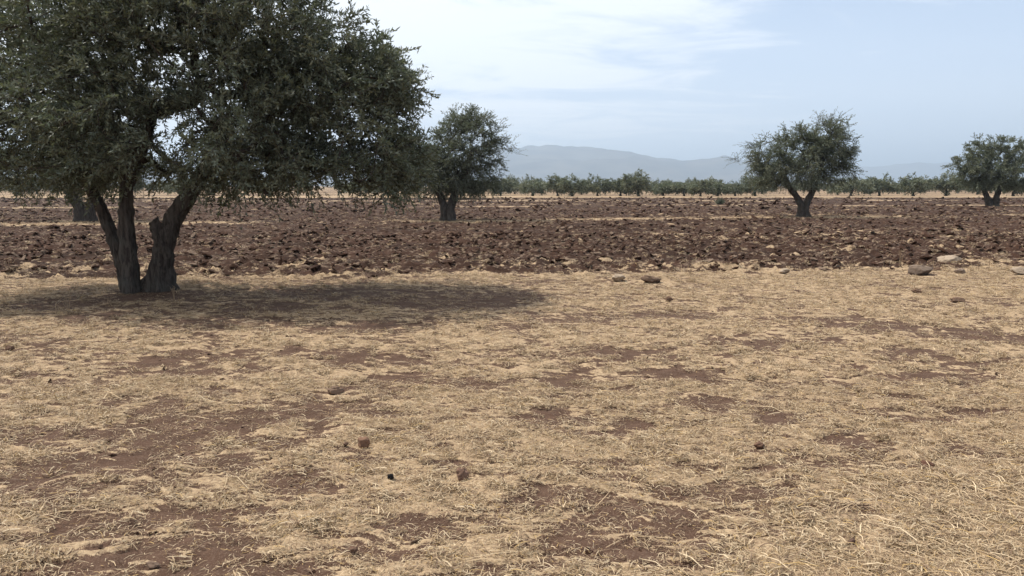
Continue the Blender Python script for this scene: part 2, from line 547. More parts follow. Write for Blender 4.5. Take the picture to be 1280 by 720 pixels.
def ico(sub):
    t = (1 + 5 ** .5) / 2
    v = [(-1, t, 0), (1, t, 0), (-1, -t, 0), (1, -t, 0), (0, -1, t), (0, 1, t), (0, -1, -t), (0, 1, -t), (t, 0, -1), (t, 0, 1), (-t, 0, -1), (-t, 0, 1)]
    f = [(0, 11, 5), (0, 5, 1), (0, 1, 7), (0, 7, 10), (0, 10, 11), (1, 5, 9), (5, 11, 4), (11, 10, 2), (10, 7, 6), (7, 1, 8), (3, 9, 4), (3, 4, 2),
         (3, 2, 6), (3, 6, 8), (3, 8, 9), (4, 9, 5), (2, 4, 11), (6, 2, 10), (8, 6, 7), (9, 8, 1)]
    v = [np.array(q) / np.linalg.norm(q) for q in v]
    for _ in range(sub):
        c, nf = {}, []

        def mid(a, b):
            k = (min(a, b), max(a, b))
            if k not in c:
                m = v[a] + v[b]
                v.append(m / np.linalg.norm(m)); c[k] = len(v) - 1
            return c[k]
        for a, b, d in f:
            x, y, z = mid(a, b), mid(b, d), mid(d, a)
            nf += [(a, x, z), (b, y, x), (d, z, y), (x, y, z)]
        f = nf
    return np.array(v), np.array(f)


ICO1, ICO2, ICO3, ICO4 = ico(1), ico(2), ico(3), ico(4)


def rock(sub, seed, rough=0.5, flat=0.65, planes=5):
    v, f = {1: ICO1, 2: ICO2, 3: ICO3, 4: ICO4}[sub]
    r = np.random.default_rng(seed)
    p = v * (1 + rough * 0.55 * noise3(v, 1.3, seed)[:, None] + rough * 0.35 * noise3(v, 2.9, seed + 9)[:, None])
    for _ in range(planes):                                  # broken faces
        nrm = r.normal(0, 1, 3); nrm /= np.linalg.norm(nrm)
        h = r.uniform(0.55, 0.85)
        dd = p @ nrm - h
        p = p - np.maximum(dd, 0)[:, None] * nrm * 0.85
    if sub >= 3:
        p = p * (1 + rough * 0.10 * noise3(p, 6, seed + 3)[:, None] + rough * 0.05 * noise3(p, 13, seed + 4)[:, None])
    p = p * np.array([1, r.uniform(.7, .95), flat])
    return p, f


def build_straw():
    r = np.random.default_rng(21)
    T = []
    for k in range(8):
        T.append(straws(40, 0.085, 0.008, 0.055, 0.0012, 0.0030, 0.010, 0.16, r))
    for k in range(4):
        T.append(straws(22, 0.20, 0.04, 0.17, 0.0018, 0.0036, 0.014, 0.09, r, bright=1.05))
    for k in range(3):
        T.append(straws(9, 0.05, 0.03, 0.10, 0.0025, 0.004, 0.0, 0.0, r, upright=True))
    for k in range(3):
        T.append(straws(3, 0.10, 0.08, 0.28, 0.0030, 0.0055, 0.012, 0.06, r, bright=1.15))
    for k in range(4):                       # small raised wisps of matted chaff
        T.append(straws(26, 0.045, 0.02, 0.075, 0.0025, 0.0050, 0.022, 0.45, r, bright=0.95))
    P, K = [], []

    def throw(n, y0, y1, halfw, prob, kind):
        y = np.sqrt(r.random(n) * (y1 * y1 - y0 * y0) + y0 * y0)
        x = r.uniform(-1, 1, n) * (halfw * y + 0.6)
        ok = r.random(n) < prob(x, y)
        P.append(np.stack([x[ok], y[ok]], 1)); K.append(kind(int(ok.sum())))
    cv = lambda x, y: cover(x, y) * (1 - field_mask(x, y))
    fl0 = lambda x, y: cover(x, y) ** 1.2 * field_mask(x, y)
    throw(22000, 1.9, 6.5, .72, lambda x, y: 0.10 + 0.52 * cv(x, y) ** 1.6, lambda n: r.integers(0, 8, n))
    throw(30000, 6.5, 15.8, .72, lambda x, y: (0.10 + 0.52 * cv(x, y) ** 1.6) * (1 - field_mask(x, y)), lambda n: r.integers(0, 8, n))
    throw(2600, 1.9, 15.8, .72, lambda x, y: (0.02 + 0.12 * cv(x, y)) * (1 - field_mask(x, y)), lambda n: r.integers(8, 12, n))
    # longer, yellower straw near the camera on one side
    throw(2600, 1.9, 4.6, .75, lambda x, y: sstep(x * 0.9 - y, -3.0, -1.6) * 0.8, lambda n: r.integers(8, 12, n))
    throw(900, 1.9, 15.8, .72, lambda x, y: 0.12 + 0.5 * cv(x, y), lambda n: r.integers(12, 15, n))
    throw(420, 2.0, 15.5, .72, lambda x, y: 0.8 - 0.5 * field_mask(x, y), lambda n: r.integers(15, 18, n))
    throw(9000, 1.9, 8, .72, lambda x, y: 0.04 + 0.6 * cv(x, y) ** 1.5, lambda n: r.integers(18, 22, n))
    throw(12000, 8, 16, .72, lambda x, y: (0.04 + 0.6 * cv(x, y) ** 1.5) * (1 - field_mask(x, y)), lambda n: r.integers(18, 22, n))
    throw(9000, 12.5, 26, .72, lambda x, y: 0.16 + 0.8 * fl0(x, y), lambda n: r.integers(18, 22, n))
    throw(9000, 26, 60, .72, lambda x, y: 0.16 + 0.8 * fl0(x, y), lambda n: r.integers(18, 22, n))
    # straw left in the ploughed field and along its edge
    fl = lambda x, y: cover(x, y) ** 1.2 * field_mask(x, y)
    throw(26000, 13, 45, .72, lambda x, y: 0.02 + 0.9 * fl(x, y), lambda n: r.integers(0, 12, n))
    throw(900, 12.6, 16.5, .72, lambda x, y: np.exp(-((y - edge_y(x)) / 0.45) ** 2) * 0.7, lambda n: r.integers(12, 15, n))
    P = np.vstack(P); K = np.concatenate(K)
    free = np.ones(len(P), bool)
    for (sx, sy, sr) in STONES:
        free &= np.hypot(P[:, 0] - sx, P[:, 1] - sy) > sr
    P, K = P[free], K[free]
    n = len(P)
    z = height(P[:, 0], P[:, 1])
    rot = np.stack([r.normal(0, .05, n), r.normal(0, .05, n), r.random(n) * 6.283], 1)
    s = r.uniform(0.75, 1.35, n) * np.where(P[:, 1] > 15, 1.5, np.where(P[:, 1] > 8, 1.2, 1.0))
    s = np.where((K >= 15) & (K < 18), np.minimum(s, 1.2), s)
    s = np.where((K >= 18) & (P[:, 1] > 26), s * 1.35, s)
    pts = np.stack([P[:, 0], P[:, 1], z + 0.002], 1)
    scatter('dry_straw', T, pts, rot, np.repeat(s[:, None], 3, 1), K, M_STRAW,
            'dry straw and chaff lying loose over the ground', 'straw')


def build_clods():
    r = np.random.default_rng(33)
    T = []
    cols = [(0.036, 0.018, 0.011)] * 6 + [(0.060, 0.032, 0.021)] * 4 + [(0.100, 0.060, 0.040)] * 3 + [(0.16, 0.112, 0.080)] * 3
    for k, c in enumerate(cols):
        v, f = rock(2, 100 + k, 1.15, 0.62, 2)
        T.append((v, f, np.repeat([np.array(c)], len(v), 0)))
    nT = len(T)
    P, S = [], []

    def throw(n, y0, y1, s0, s1, prob, pw=2.2):
        y = np.sqrt(r.random(n) * (y1 * y1 - y0 * y0) + y0 * y0)
        x = r.uniform(-1, 1, n) * (.72 * y + 1)
        ok = r.random(n) < prob(x, y)
        P.append(np.stack([x, y], 1)[ok]); S.append((s0 + (s1 - s0) * r.random(n) ** pw)[ok])
    fm = lambda x, y: field_mask(x, y) * (1 - 0.9 * strip(x, y))
    crest = lambda x, y: 0.5 + 0.5 * np.cos(2 * math.pi * (y - 0.10 * x + 0.25 * perlin2(x * 0.35, y * 0.35, 74)) / 0.95)
    ramp = lambda x, y: (0.3 + 0.7 * crest(x, y)) * fm(x, y) * (0.25 + 0.75 * sstep(y - edge_y(x), 0, 1.6)) * (0.35 + 0.65 * sstep(fbm2(x * 0.5, (y - .1 * x) * 1.3, 3, 58), -.25, .2))
    throw(34000, 12.5, 26, 0.006, 0.070, ramp, 2.6)
    throw(26000, 24, 50, 0.015, 0.095, ramp, 2.5)
    throw(12000, 48, 104, 0.05, 0.20, ramp, 2.4)
    throw(7000, 2, 16, 0.002, 0.016, lambda x, y: (1 - field_mask(x, y)) * (1.0 - 0.7 * cover(x, y)), 3)
    P = np.vstack(P); S = np.concatenate(S); n = len(P)
    # group the big ones along the furrow crests
    z = height(P[:, 0], P[:, 1]) + S * 0.15
    rot = np.stack([r.normal(0, .35, n), r.normal(0, .35, n), r.random(n) * 6.283], 1)
    sc = np.stack([S * r.uniform(.9, 1.9, n), S * r.uniform(.8, 1.1, n), S * r.uniform(.45, .9, n)], 1)
    scatter('earth_clods', T, np.stack([P[:, 0], P[:, 1], z], 1), rot, sc, r.integers(0, nT, n), M_CLOD,
            'turned reddish brown clods and crumbs of earth over the field', 'clods')



# ------------------------------------------------------------------ trees
def tube(pts, rad, sides, cap=True):
    pts = np.asarray(pts, float); n = len(pts)
    tan = np.gradient(pts, axis=0); tan /= np.linalg.norm(tan, axis=1)[:, None] + 1e-9
    ref = np.array([0.31, 0.87, 0.38]) if abs(tan[0][1]) < 0.8 else np.array([0.9, 0.1, 0.4])
    a = np.cross(tan, ref); a /= np.linalg.norm(a, axis=1)[:, None] + 1e-9
    b = np.cross(tan, a)
    th = np.arange(sides) * 2 * math.pi / sides
    V = pts[:, None, :] + np.asarray(rad)[:, None, None] * (np.cos(th)[None, :, None] * a[:, None, :] + np.sin(th)[None, :, None] * b[:, None, :])
    i = np.arange(n - 1)[:, None] * sides; j = np.arange(sides)[None, :]; j2 = (j + 1) % sides
    F = np.stack([(i + j).ravel(), (i + j2).ravel(), (i + sides + j2).ravel(), (i + sides + j).ravel()], 1)
    return V.reshape(-1, 3), F


def smooth_path(p, n):
    p = np.asarray(p, float); m = len(p)
    q = np.vstack([2 * p[0] - p[1], p, 2 * p[-1] - p[-2]])
    out = []
    for t in np.linspace(0, m - 1 - 1e-6, n):
        i = int(t); u = t - i
        a, b, c, d = q[i], q[i + 1], q[i + 2], q[i + 3]
        out.append(.5 * ((2 * b) + (-a + c) * u + (2 * a - 5 * b + 4 * c - d) * u * u + (-a + 3 * b - 3 * c + d) * u ** 3))
    return np.array(out)


def gnarled(pts, r0, r1, n, sides, seed, flare=0.0, lump=0.22):
    """a thick stem: ridged, fluted, swollen"""
    P = smooth_path(pts, n)
    t = np.linspace(0, 1, n)
    R = r0 + (r1 - r0) * t ** 0.8 + flare * np.exp(-t * 9)
    V, F = tube(P, R, sides)
    ctr = np.repeat(P, sides, 0)
    d = V - ctr
    th = np.tile(np.arange(sides) * 2 * math.pi / sides, n)
    tt = np.repeat(t, sides)
    q = np.stack([np.cos(th + 1.2 * tt) * 1.6, np.sin(th + 1.2 * tt) * 1.6, tt * 2.2], 1)
    q2 = np.stack([np.cos(th + 2 * tt) * 4.2, np.sin(th + 2 * tt) * 4.2, tt * 3.0], 1)
    k = 1 + lump * noise3(q, 1.0, seed) + 0.6 * lump * noise3(q2, 1.0, seed + 1) + 0.14 * noise3(V, 9, seed + 2)
    fl2 = np.stack([np.cos(th + 1.6 * tt) * 3.2, np.sin(th + 1.6 * tt) * 3.2, tt * 1.1], 1)
    k += lump * (0.9 - 2.2 * np.abs(noise3(fl2, 1.6, seed + 8)) ** 0.7) * 0.6 + 0.05 * noise3(V, 28, seed + 11)
    k += (0.35 * np.abs(noise3(q, 1.3, seed + 5)) * np.exp(-tt * 6)) if flare else 0
    return ctr + d * k[:, None], F, P


def leaf_mesh(base, dirs, ln, wd, r, col):
    n = len(base)
    up = r.normal(0, 1, (n, 3)); up[:, 2] += 0.7
    s = np.cross(dirs, up); s /= np.linalg.norm(s, axis=1)[:, None] + 1e-9
    nr = np.cross(s, dirs)
    tip = base + dirs * ln[:, None]
    mid = base + dirs * (ln * 0.45)[:, None]
    fold = nr * (wd * 0.18)[:, None]
    V = np.stack([base, mid + s * (wd / 2)[:, None] + fold, tip, mid - s * (wd / 2)[:, None] + fold], 1).reshape(-1, 3)
    i = np.arange(n)[:, None] * 4
    F = np.concatenate([i + [0, 1, 2], i + [0, 2, 3]], 0)
    return V, F, np.repeat(col, 4, 0)


def grow(stems, lobes, n_attr, r, shoots, leaves_per, leaf_l, leaf_w, gap=0.25, gapf=0.9, sh_len=(0.22, 0.45), seg=0.28, bare=(), zmin=1.0, tone=1.0,
         shell=2.2, r_tip=0.004, pipe=0.46, holes=()):
    """stems: list of (path points, r_end); lobes: (center, radii, weight). returns limbs, twig mesh, leaf mesh"""
    cen = np.array([l[0] for l in lobes]); rad = np.array([l[1] for l in lobes])
    vol = np.prod(rad, 1) ** 0.85
    if len(lobes[0]) > 2:
        vol = vol * np.array([l[2] for l in lobes])
    A = []
    while sum(len(a) for a in A) < n_attr:
        k = r.choice(len(lobes), n_attr, p=vol / vol.sum())
        d = r.normal(0, 1, (n_attr, 3)); d /= np.linalg.norm(d, axis=1)[:, None]
        rr = r.random(n_attr) ** (1 / shell)
        dist = 1 + 0.16 * noise3(d * 2 + k[:, None] * 7.7, 1.0, 91)
        p = cen[k] + d * (rr * dist)[:, None] * rad[k]
        ok = (noise3(p, gapf, 77) + 0.5 * noise3(p, gapf * 2.3, 78) > -0.9 + gap) & (p[:, 2] > zmin)
        for (hx, hy, hw, hh) in holes:
            hc = at(hx, hy, 12.0); sx = 12.0 / FPX
            ok &= ((p[:, 0] - hc[0]) / (hw * sx)) ** 2 + ((p[:, 2] - hc[2]) / (hh * sx)) ** 2 > 1 + 0.5 * noise3(p, 3.0, 5)
        A.append(p[ok])
    A = np.vstack(A)[:n_attr]
    isb = np.zeros(len(A), bool)
    if len(bare):
        B = np.array(bare)
        A = np.vstack([A, B]); isb = np.concatenate([isb, np.ones(len(B), bool)])
    N = np.zeros((len(A) * 14 + 400, 3)); par = np.full(len(N), -1); nn = 0
    cap = np.zeros(len(N))
    start = []
    for P, re in stems:
        for q, p in enumerate(P):
            N[nn] = p; par[nn] = nn - 1 if q else -1; cap[nn] = re
            nn += 1
        start.append(P[-1])
    hub = np.mean(start, 0)
    n0 = nn
    order = np.argsort(np.linalg.norm((A - hub) * [1, 1, 0.8], axis=1) + r.normal(0, .15, len(A)))
    paths = []
    for ai in order:
        a = A[ai]
        dv = a - N[:nn]
        ds = np.linalg.norm(dv, axis=1)
        cost = ds + 0.6 * np.maximum(-dv[:, 2] - 0.1, 0) + np.where(np.arange(nn) < n0, 0.0, 0.05)
        k = int(np.argmin(cost))
        L = ds[k]
        m = max(2, int(math.ceil(L / seg)))
        p0 = N[k].copy()
        gdir = (N[k] - N[par[k]]) if par[k] >= 0 else np.array([0, 0, 1.0])
        gdir = gdir / (np.linalg.norm(gdir) + 1e-9)
        ids = [k]
        for s in range(1, m + 1):
            u = s / m
            p = p0 + (a - p0) * u + gdir * L * 0.28 * math.sin(math.pi * u) + np.array([0, 0, 0.10 * L * math.sin(math.pi * u)])
            if s < m:
                p = p + r.normal(0, 0.05 * L / m + 0.012, 3)
            N[nn] = p; par[nn] = ids[-1]; ids.append(nn); nn += 1
        paths.append((ids, isb[ai]))
    cnt = np.zeros(nn)
    for ids, b in paths:
        cnt[ids[-1]] += 0.4 if b else 1
    for i in range(nn - 1, -1, -1):
        if par[i] >= 0:
            cnt[par[i]] += cnt[i]
    R = r_tip * np.maximum(cnt, 0.3) ** pipe
    capm = max(re for _, re in stems)
    R = np.minimum(R, capm)
    # wood
    limbs, tv, tf, off = [], [], [], 0
    for ids, b in paths:
        pts = N[ids]; rr = R[ids].copy(); rr[0] = min(rr[0], rr[1] * 1.25)
        rr[-1] *= 0.5
        big = rr[1] > r_tip * 7.5
        sides = 8 if big else (5 if rr[1] > r_tip * 2.5 else 3)
        V, F = tube(pts, rr, sides)
        if big:
            V = V + (noise3(V, 7, 3) * 0.18 * np.repeat(rr, sides))[:, None] * (V - np.repeat(pts, sides, 0)) / np.repeat(rr, sides)[:, None]
            limbs.append((V, F))
        else:
            tv.append(V); tf.append(F + off); off += len(V)
    # leafy shoots
    B, D, LN, WD, CO = [], [], [], [], []
    cm = cen.mean(0)
    for ids, b in paths:
        pts = N[ids[-4:]]
        t = tone * r.uniform(0.72, 1.22)
        warm = r.random()
        for s in range(2 if b else shoots):
            u = r.random() * (len(pts) - 1); i = int(min(u, len(pts) - 2))
            b0 = pts[i] + (pts[i + 1] - pts[i]) * (u - i) if s else pts[-1]
            dr = (b0 - cm); dr = dr / (np.linalg.norm(dr) + 1e-9)
            dr = dr * 0.7 + r.normal(0, 0.62, 3) + np.array([0, 0, 0.12])
            dr /= np.linalg.norm(dr)
            ls = r.uniform(*sh_len)
            nl = max(2, int(leaves_per * ls / sh_len[1] * r.uniform(.8, 1.2) * (0.35 if b else 1)))
            q = np.linspace(0.06, 1, nl)
            drp = -0.22 * ls * q ** 2
            bp = b0 + dr * (ls * q)[:, None]; bp[:, 2] += drp
            dl = dr * 0.75 + r.normal(0, 0.55, (nl, 3)); dl /= np.linalg.norm(dl, axis=1)[:, None]
            B.append(bp); D.append(dl)
            LN.append(leaf_l * r.uniform(.7, 1.25, nl)); WD.append(leaf_w * r.uniform(.75, 1.25, nl))
            c0 = np.array([0.058, 0.070, 0.047]) * (1 - warm) + np.array([0.098, 0.098, 0.060]) * warm
            CO.append(c0 * t * r.uniform(.75, 1.3, (nl, 1)))
            # the shoot itself
            V, F = tube(np.array([b0, b0 + dr * ls * .5 - [0, 0, .055 * ls], b0 + dr * ls - [0, 0, .22 * ls]]), np.array([1, .8, .4]) * r_tip * 0.8, 3)
            tv.append(V); tf.append(F + off); off += len(V)
    LV = leaf_mesh(np.vstack(B), np.vstack(D), np.concatenate(LN), np.concatenate(WD), r, np.vstack(CO))
    return limbs, (np.vstack(tv), np.vstack(tf)), LV


def tree_obj(base, trunks, grown, label, group=None, name='olive_tree', stem_name='trunk', merge_limbs=False):
    base = np.asarray(base, float)
    root = empty(name, base)
    for V, F in trunks:
        obj(stem_name, mesh(stem_name, V - base, F, M_BARK, smooth=True), root)
    limbs, (tv, tf), (lv, lf, lc) = grown
    if merge_limbs:
        if limbs:
            off, a, b = len(tv), [tv], [tf]
            for V, F in limbs:
                a.append(V); b.append(F + off); off += len(V)
            tv, tf = np.vstack(a), np.vstack(b)
    else:
        for V, F in limbs:
            obj('limb', mesh('limb', V - base, F, M_BARK, smooth=True), root)
    if len(tv):
        tag(obj('twigwork', mesh('twigwork', tv - base, tf, M_BARK, smooth=True), root), kind='stuff')
    tag(obj('crown', mesh('crown', lv - base, lf, M_LEAF, lc), root), kind='stuff')
    return tag(root, label, 'tree', group)


def lob(lst, d):
    out = []
    s = d / FPX
    for (px, py, rx, ry, dy, ryd, *wt) in lst:
        out.append((at(px, py, d) + [0, dy, 0], np.array([rx * s, ryd, ry * s]), wt[0] if wt else 1.0))
    return out


def main_tree():
    r = np.random.default_rng(5)
    d = 12.0
    A = lambda x, y, o=0.0: at(x, y, d + o)
    g0 = gz(*MAIN)
    low = lambda x, o: np.array([at(x, 366, d)[0], d + o, g0 - 0.15])
    T, S = [], []
    specs = [
        ([low(161, .10), A(154, 335, .12), A(142, 300, .14), A(130, 268, .16), A(115, 240, .2), A(95, 205, .3), A(70, 160, .3)], .095, .075, .05),
        ([low(170, -.14), A(162, 330, -.14), A(159, 290, -.1), A(158, 255, -.1), A(161, 225, -.05), A(176, 190, 0), A(190, 140, .1)], .105, .085, .05),
        ([low(200, .0), A(200, 335, 0), A(208, 300, 0), A(221, 268, .05), A(238, 243, .05), A(262, 205, .1), A(280, 150, .1)], .14, .105, .10),
    ]
    for k, (p, r0, r1, fl) in enumerate(specs):
        V, F, P = gnarled(p, r0, r1, 90, 36, 300 + 10 * k, fl, .26)
        T.append((V, F)); S.append((P[58::10], r1))
    # stub where an old limb was cut, on the inner side of the thick stem
    V, F, P = gnarled([A(208, 322, -.02), A(202, 302, -.06), A(197, 286, -.08), A(193, 274, -.08)], .11, .075, 14, 18, 350, 0, .42)
    V[-18:, 2] += 0.05 * noise3(V[-18:], 9, 4) + 0.5 * (V[-18:, 0] - V[-18:, 0].mean())
    endc = V[-18:].mean(0) + [0, 0, -.03]
    V = np.vstack([V, [endc]]); k = len(V) - 1
    F = [F, np.array([[k, k - 18 + i, k - 18 + (i + 1) % 18] for i in range(18)])]
    T.append((V, F))
    # swollen foot
    V, F, P = gnarled([low(184, 0) + [0, 0, -.05], low(184, 0) + [0, 0, .10], low(184, -.02) + [0, 0, .25], low(186, -.02) + [0, 0, .38]], .32, .01, 30, 40, 370, .22, .38)
    T.append((V, F))
    # long low limb reaching out sideways
    S.append((smooth_path([A(238, 243, .05), A(290, 244, .2), A(345, 240, .3), A(400, 236, .3), A(445, 226, .2)], 8)[1:], .07))
    lobes = lob([
        (60, 60, 112, 95, 0, 1.6), (170, 30, 110, 90, -.4, 2.0), (290, 55, 108, 95, 0, 2.0), (405, 92, 88, 80, .3, 1.6), (455, 118, 66, 62, 0, 1.3),
        (455, 195, 74, 46, -.1, 1.4), (492, 208, 40, 38, .2, 1.0, 1.2), (330, 175, 100, 62, 0, 2.0, 1.1), (50, 178, 105, 60, .3, 1.8), (170, 150, 90, 72, -.8, 1.5, 1.1),
        (285, 212, 62, 34, .2, 1.2, 1.2), (95, 208, 80, 34, 0, 1.4, 1.1), (250, -60, 165, 60, 0, 2.0), (-50, 100, 90, 110, 0, 1.8), (380, 215, 60, 28, .1, 1.1, 1.1),
        (490, 105, 36, 34, 0, .8, .9), (345, 120, 80, 60, .3, 1.4, .8), (200, 215, 40, 16, .6, .9, .7)], d)
    G = grow(S, lobes, 2700, r, 5, 27, .072, .024, gap=.17, gapf=1.25, zmin=1.53, tone=1.62, holes=[(412, 224, 30, 9), (340, 233, 32, 7), (12, 130, 22, 15), (62, 82, 16, 24), (25, 165, 24, 9), (228, 165, 16, 14), (300, 236, 25, 7), (60, 20, 30, 12), (185, 120, 12, 10), (240, 40, 12, 8)])
    tree_obj((MAIN[0], MAIN[1], g0), T, G, 'large spreading olive tree with three thick leaning stems and a low dense crown')


def field_tree(d, base_px, stems, lobes, n, seed, label, shoots=8, lp=22, ll=.085, lw=.028, gap=.25, bare=(), tone=1.3, flare=.06, zmin=1.1, gapf=.9):
    r = np.random.default_rng(seed)
    b = at(base_px, 270, d)
    g0 = gz(b[0], d)
    T, S = [], []
    for k, (p, r0, r1) in enumerate(stems):
        pts = [np.array([at(p[0][0], 270, d)[0], d, g0 - .12])] + [at(x, y, d + .15 * (i % 2)) for i, (x, y) in enumerate(p[1:])]
        V, F, P = gnarled(pts, r0, r1, 26, 14, seed + 10 * k, flare, .22)
        T.append((V, F)); S.append((P[14::4], r1))
    bb = []
    for (x0, y0, x1, y1, m) in bare:
        for i in range(m):
            u = r.random()
            bb.append(at(x0 + (x1 - x0) * u + r.normal(0, 4), y0 + (y1 - y0) * u + r.normal(0, 4), d + r.normal(0, .5)))
    G = grow(S, lob(lobes, d), n, r, shoots, lp, ll, lw, gap=gap, gapf=gapf, bare=bb, sh_len=(.3, .6), seg=.4, zmin=zmin, tone=tone, r_tip=.006)
    return tree_obj((b[0], d, g0), T, G, label)


main_tree()
field_tree(37.0, 560, [([(557, 277), (556, 262), (552, 248), (540, 225), (528, 205)], .21, .11), ([(563, 277), (563, 262), (567, 248), (577, 222), (590, 190)], .22, .12)],
           [(583, 178, 38, 38, 0, 1.6), (558, 208, 42, 34, 0, 1.8), (604, 203, 26, 34, .3, 1.2, .8), (528, 212, 36, 34, 0, 1.5), (592, 152, 26, 16, 0, 1.0, .8),
            (598, 232, 26, 12, 0, 1.0), (560, 165, 22, 18, -.3, 1.0, .8), (618, 178, 14, 22, 0, .7, .35), (570, 235, 40, 12, .4, 1.3)], 640, 17,
           'olive tree with a short stout trunk and bare dead twigs standing beside the big olive', gap=.32,
           bare=[(608, 165, 640, 190, 26), (605, 215, 642, 178, 18), (615, 150, 630, 165, 8)], tone=1.55, zmin=1.25)
field_tree(41.5, 1005, [([(1001, 270), (1002, 259), (997, 248), (986, 233), (972, 205)], .23, .10), ([(1007, 270), (1006, 259), (1012, 246), (1019, 230), (1030, 195)], .23, .10)],
           [(1003, 208, 42, 36, 0, 1.7), (1008, 190, 24, 22, .2, 1.3), (1038, 178, 26, 30, 0, 1.2), (1046, 205, 22, 30, 0, 1.2), (964, 206, 27, 32, 0, 1.4), (956, 228, 24, 13, -.3, 1.1),
            (1000, 172, 16, 18, 0, .9, .7), (975, 178, 18, 16, 0, .9, .6), (1058, 158, 13, 14, 0, .6, .5), (1030, 155, 14, 12, 0, .7, .5), (940, 190, 10, 18, 0, .6, .3),
            (1020, 232, 36, 10, .3, 1.2), (985, 230, 36, 11, 0, 1.2)], 640, 29,
           'lone olive tree with a forked trunk and wispy upright shoots on ploughed soil', gap=.36,
           bare=[(915, 200, 945, 195, 16), (930, 185, 950, 180, 12), (1000, 148, 1072, 142, 14), (930, 215, 950, 210, 8)], tone=1.75, zmin=1.75)
field_tree(63.5, 1240, [([(1236, 258), (1235, 250), (1231, 240), (1224, 222)], .30, .14), ([(1244, 258), (1245, 250), (1248, 240), (1256, 220)], .28, .14)],
           [(1238, 208, 40, 32, 0, 2.2), (1212, 216, 27, 22, 0, 1.8), (1270, 208, 38, 32, 0, 2.2), (1226, 183, 18, 14, 0, 1.2), (1258, 182, 24, 13, 0, 1.4),
            (1290, 190, 26, 18, 0, 1.4), (1240, 230, 48, 10, 0, 2.0), (1285, 230, 30, 10, 0, 2.0)], 560, 43,
           'rounded dense olive tree on two slim stems at the far side of the ploughed field', ll=.13, lw=.042, gap=.22, shoots=8, lp=20, tone=1.75, zmin=1.5)
field_tree(36.3, 105, [([(102, 278), (100, 262), (92, 248), (78, 225), (60, 205)], .34, .14), ([(110, 278), (112, 262), (118, 248), (128, 222), (140, 200)], .30, .13)],
           [(100, 200, 58, 40, 0, 2.0), (50, 212, 48, 34, 0, 1.7), (150, 212, 45, 32, 0, 1.7), (95, 165, 48, 28, 0, 1.5), (10, 205, 34, 30, 0, 1.3)], 480, 57,
           'olive tree half hidden behind the three-stemmed olive with a flared trunk', gap=.25, tone=1.1)

# ------------------------------------------------------------------ far orchard
FAR = []


def far_variants():
    for k in range(6):
        r = np.random.default_rng(500 + k)
        H, Wd = [3.5, 4.0, 3.3, 4.3, 3.7, 3.1][k], [2.5, 2.3, 2.8, 2.9, 2.1, 2.4][k]
        V, F, P = gnarled([(0, 0, -.1), (.05, 0, .35), (-.05, .05, .8), (0, 0, 1.5)], .20, .11, 10, 8, 510 + k, .08, .2)
        lobes = [(np.array([0, 0, H * .52]), np.array([Wd * .8, Wd * .8, H * .36]), 1.2)]
        for i in range(5):
            a = i * 1.257 + r.random()
            lobes.append((np.array([math.cos(a) * Wd * .55, math.sin(a) * Wd * .55, H * r.uniform(.38, .6)]), np.array([Wd * .5, Wd * .5, H * .27]), 1.0))
        for i in range(4):
            lobes.append((np.array([r.normal(0, Wd * .38), r.normal(0, Wd * .38), H * .78]), np.array([.45, .45, H * r.uniform(.18, .30)]), .5))
        G = grow([(P[4::2], .10)], lobes, 170, r, 5, 9, .30, .12, gap=.2, sh_len=(.35, .75), seg=.6, zmin=.45, tone=1.9, r_tip=.012)
        limbs, (tv, tf), (lv, lf, lc) = G
        off, a, b = len(V), [V], [F]
        for v2, f2 in limbs + [(tv, tf)]:
            a.append(v2); b.append(f2 + off); off += len(v2)
        FAR.append((mesh('trunk', np.vstack(a), np.vstack(b), M_BARK, smooth=True), mesh('crown', lv, lf, M_LEAF, lc)))


far_variants()


def far_tree(x, y, k, s, rz, label, group, sz=1.0):
    root = empty('orchard_olive_tree', (x, y, gz(x, y)))
    root.rotation_euler[2] = rz
    root.scale = (s, s, s * sz)
    obj('trunk', FAR[k][0], root)
    tag(obj('crown', FAR[k][1], root), kind='stuff')
    return tag(root, label, 'tree', group)


rf = np.random.default_rng(77)
FR = 'front row of the distant olive orchard'
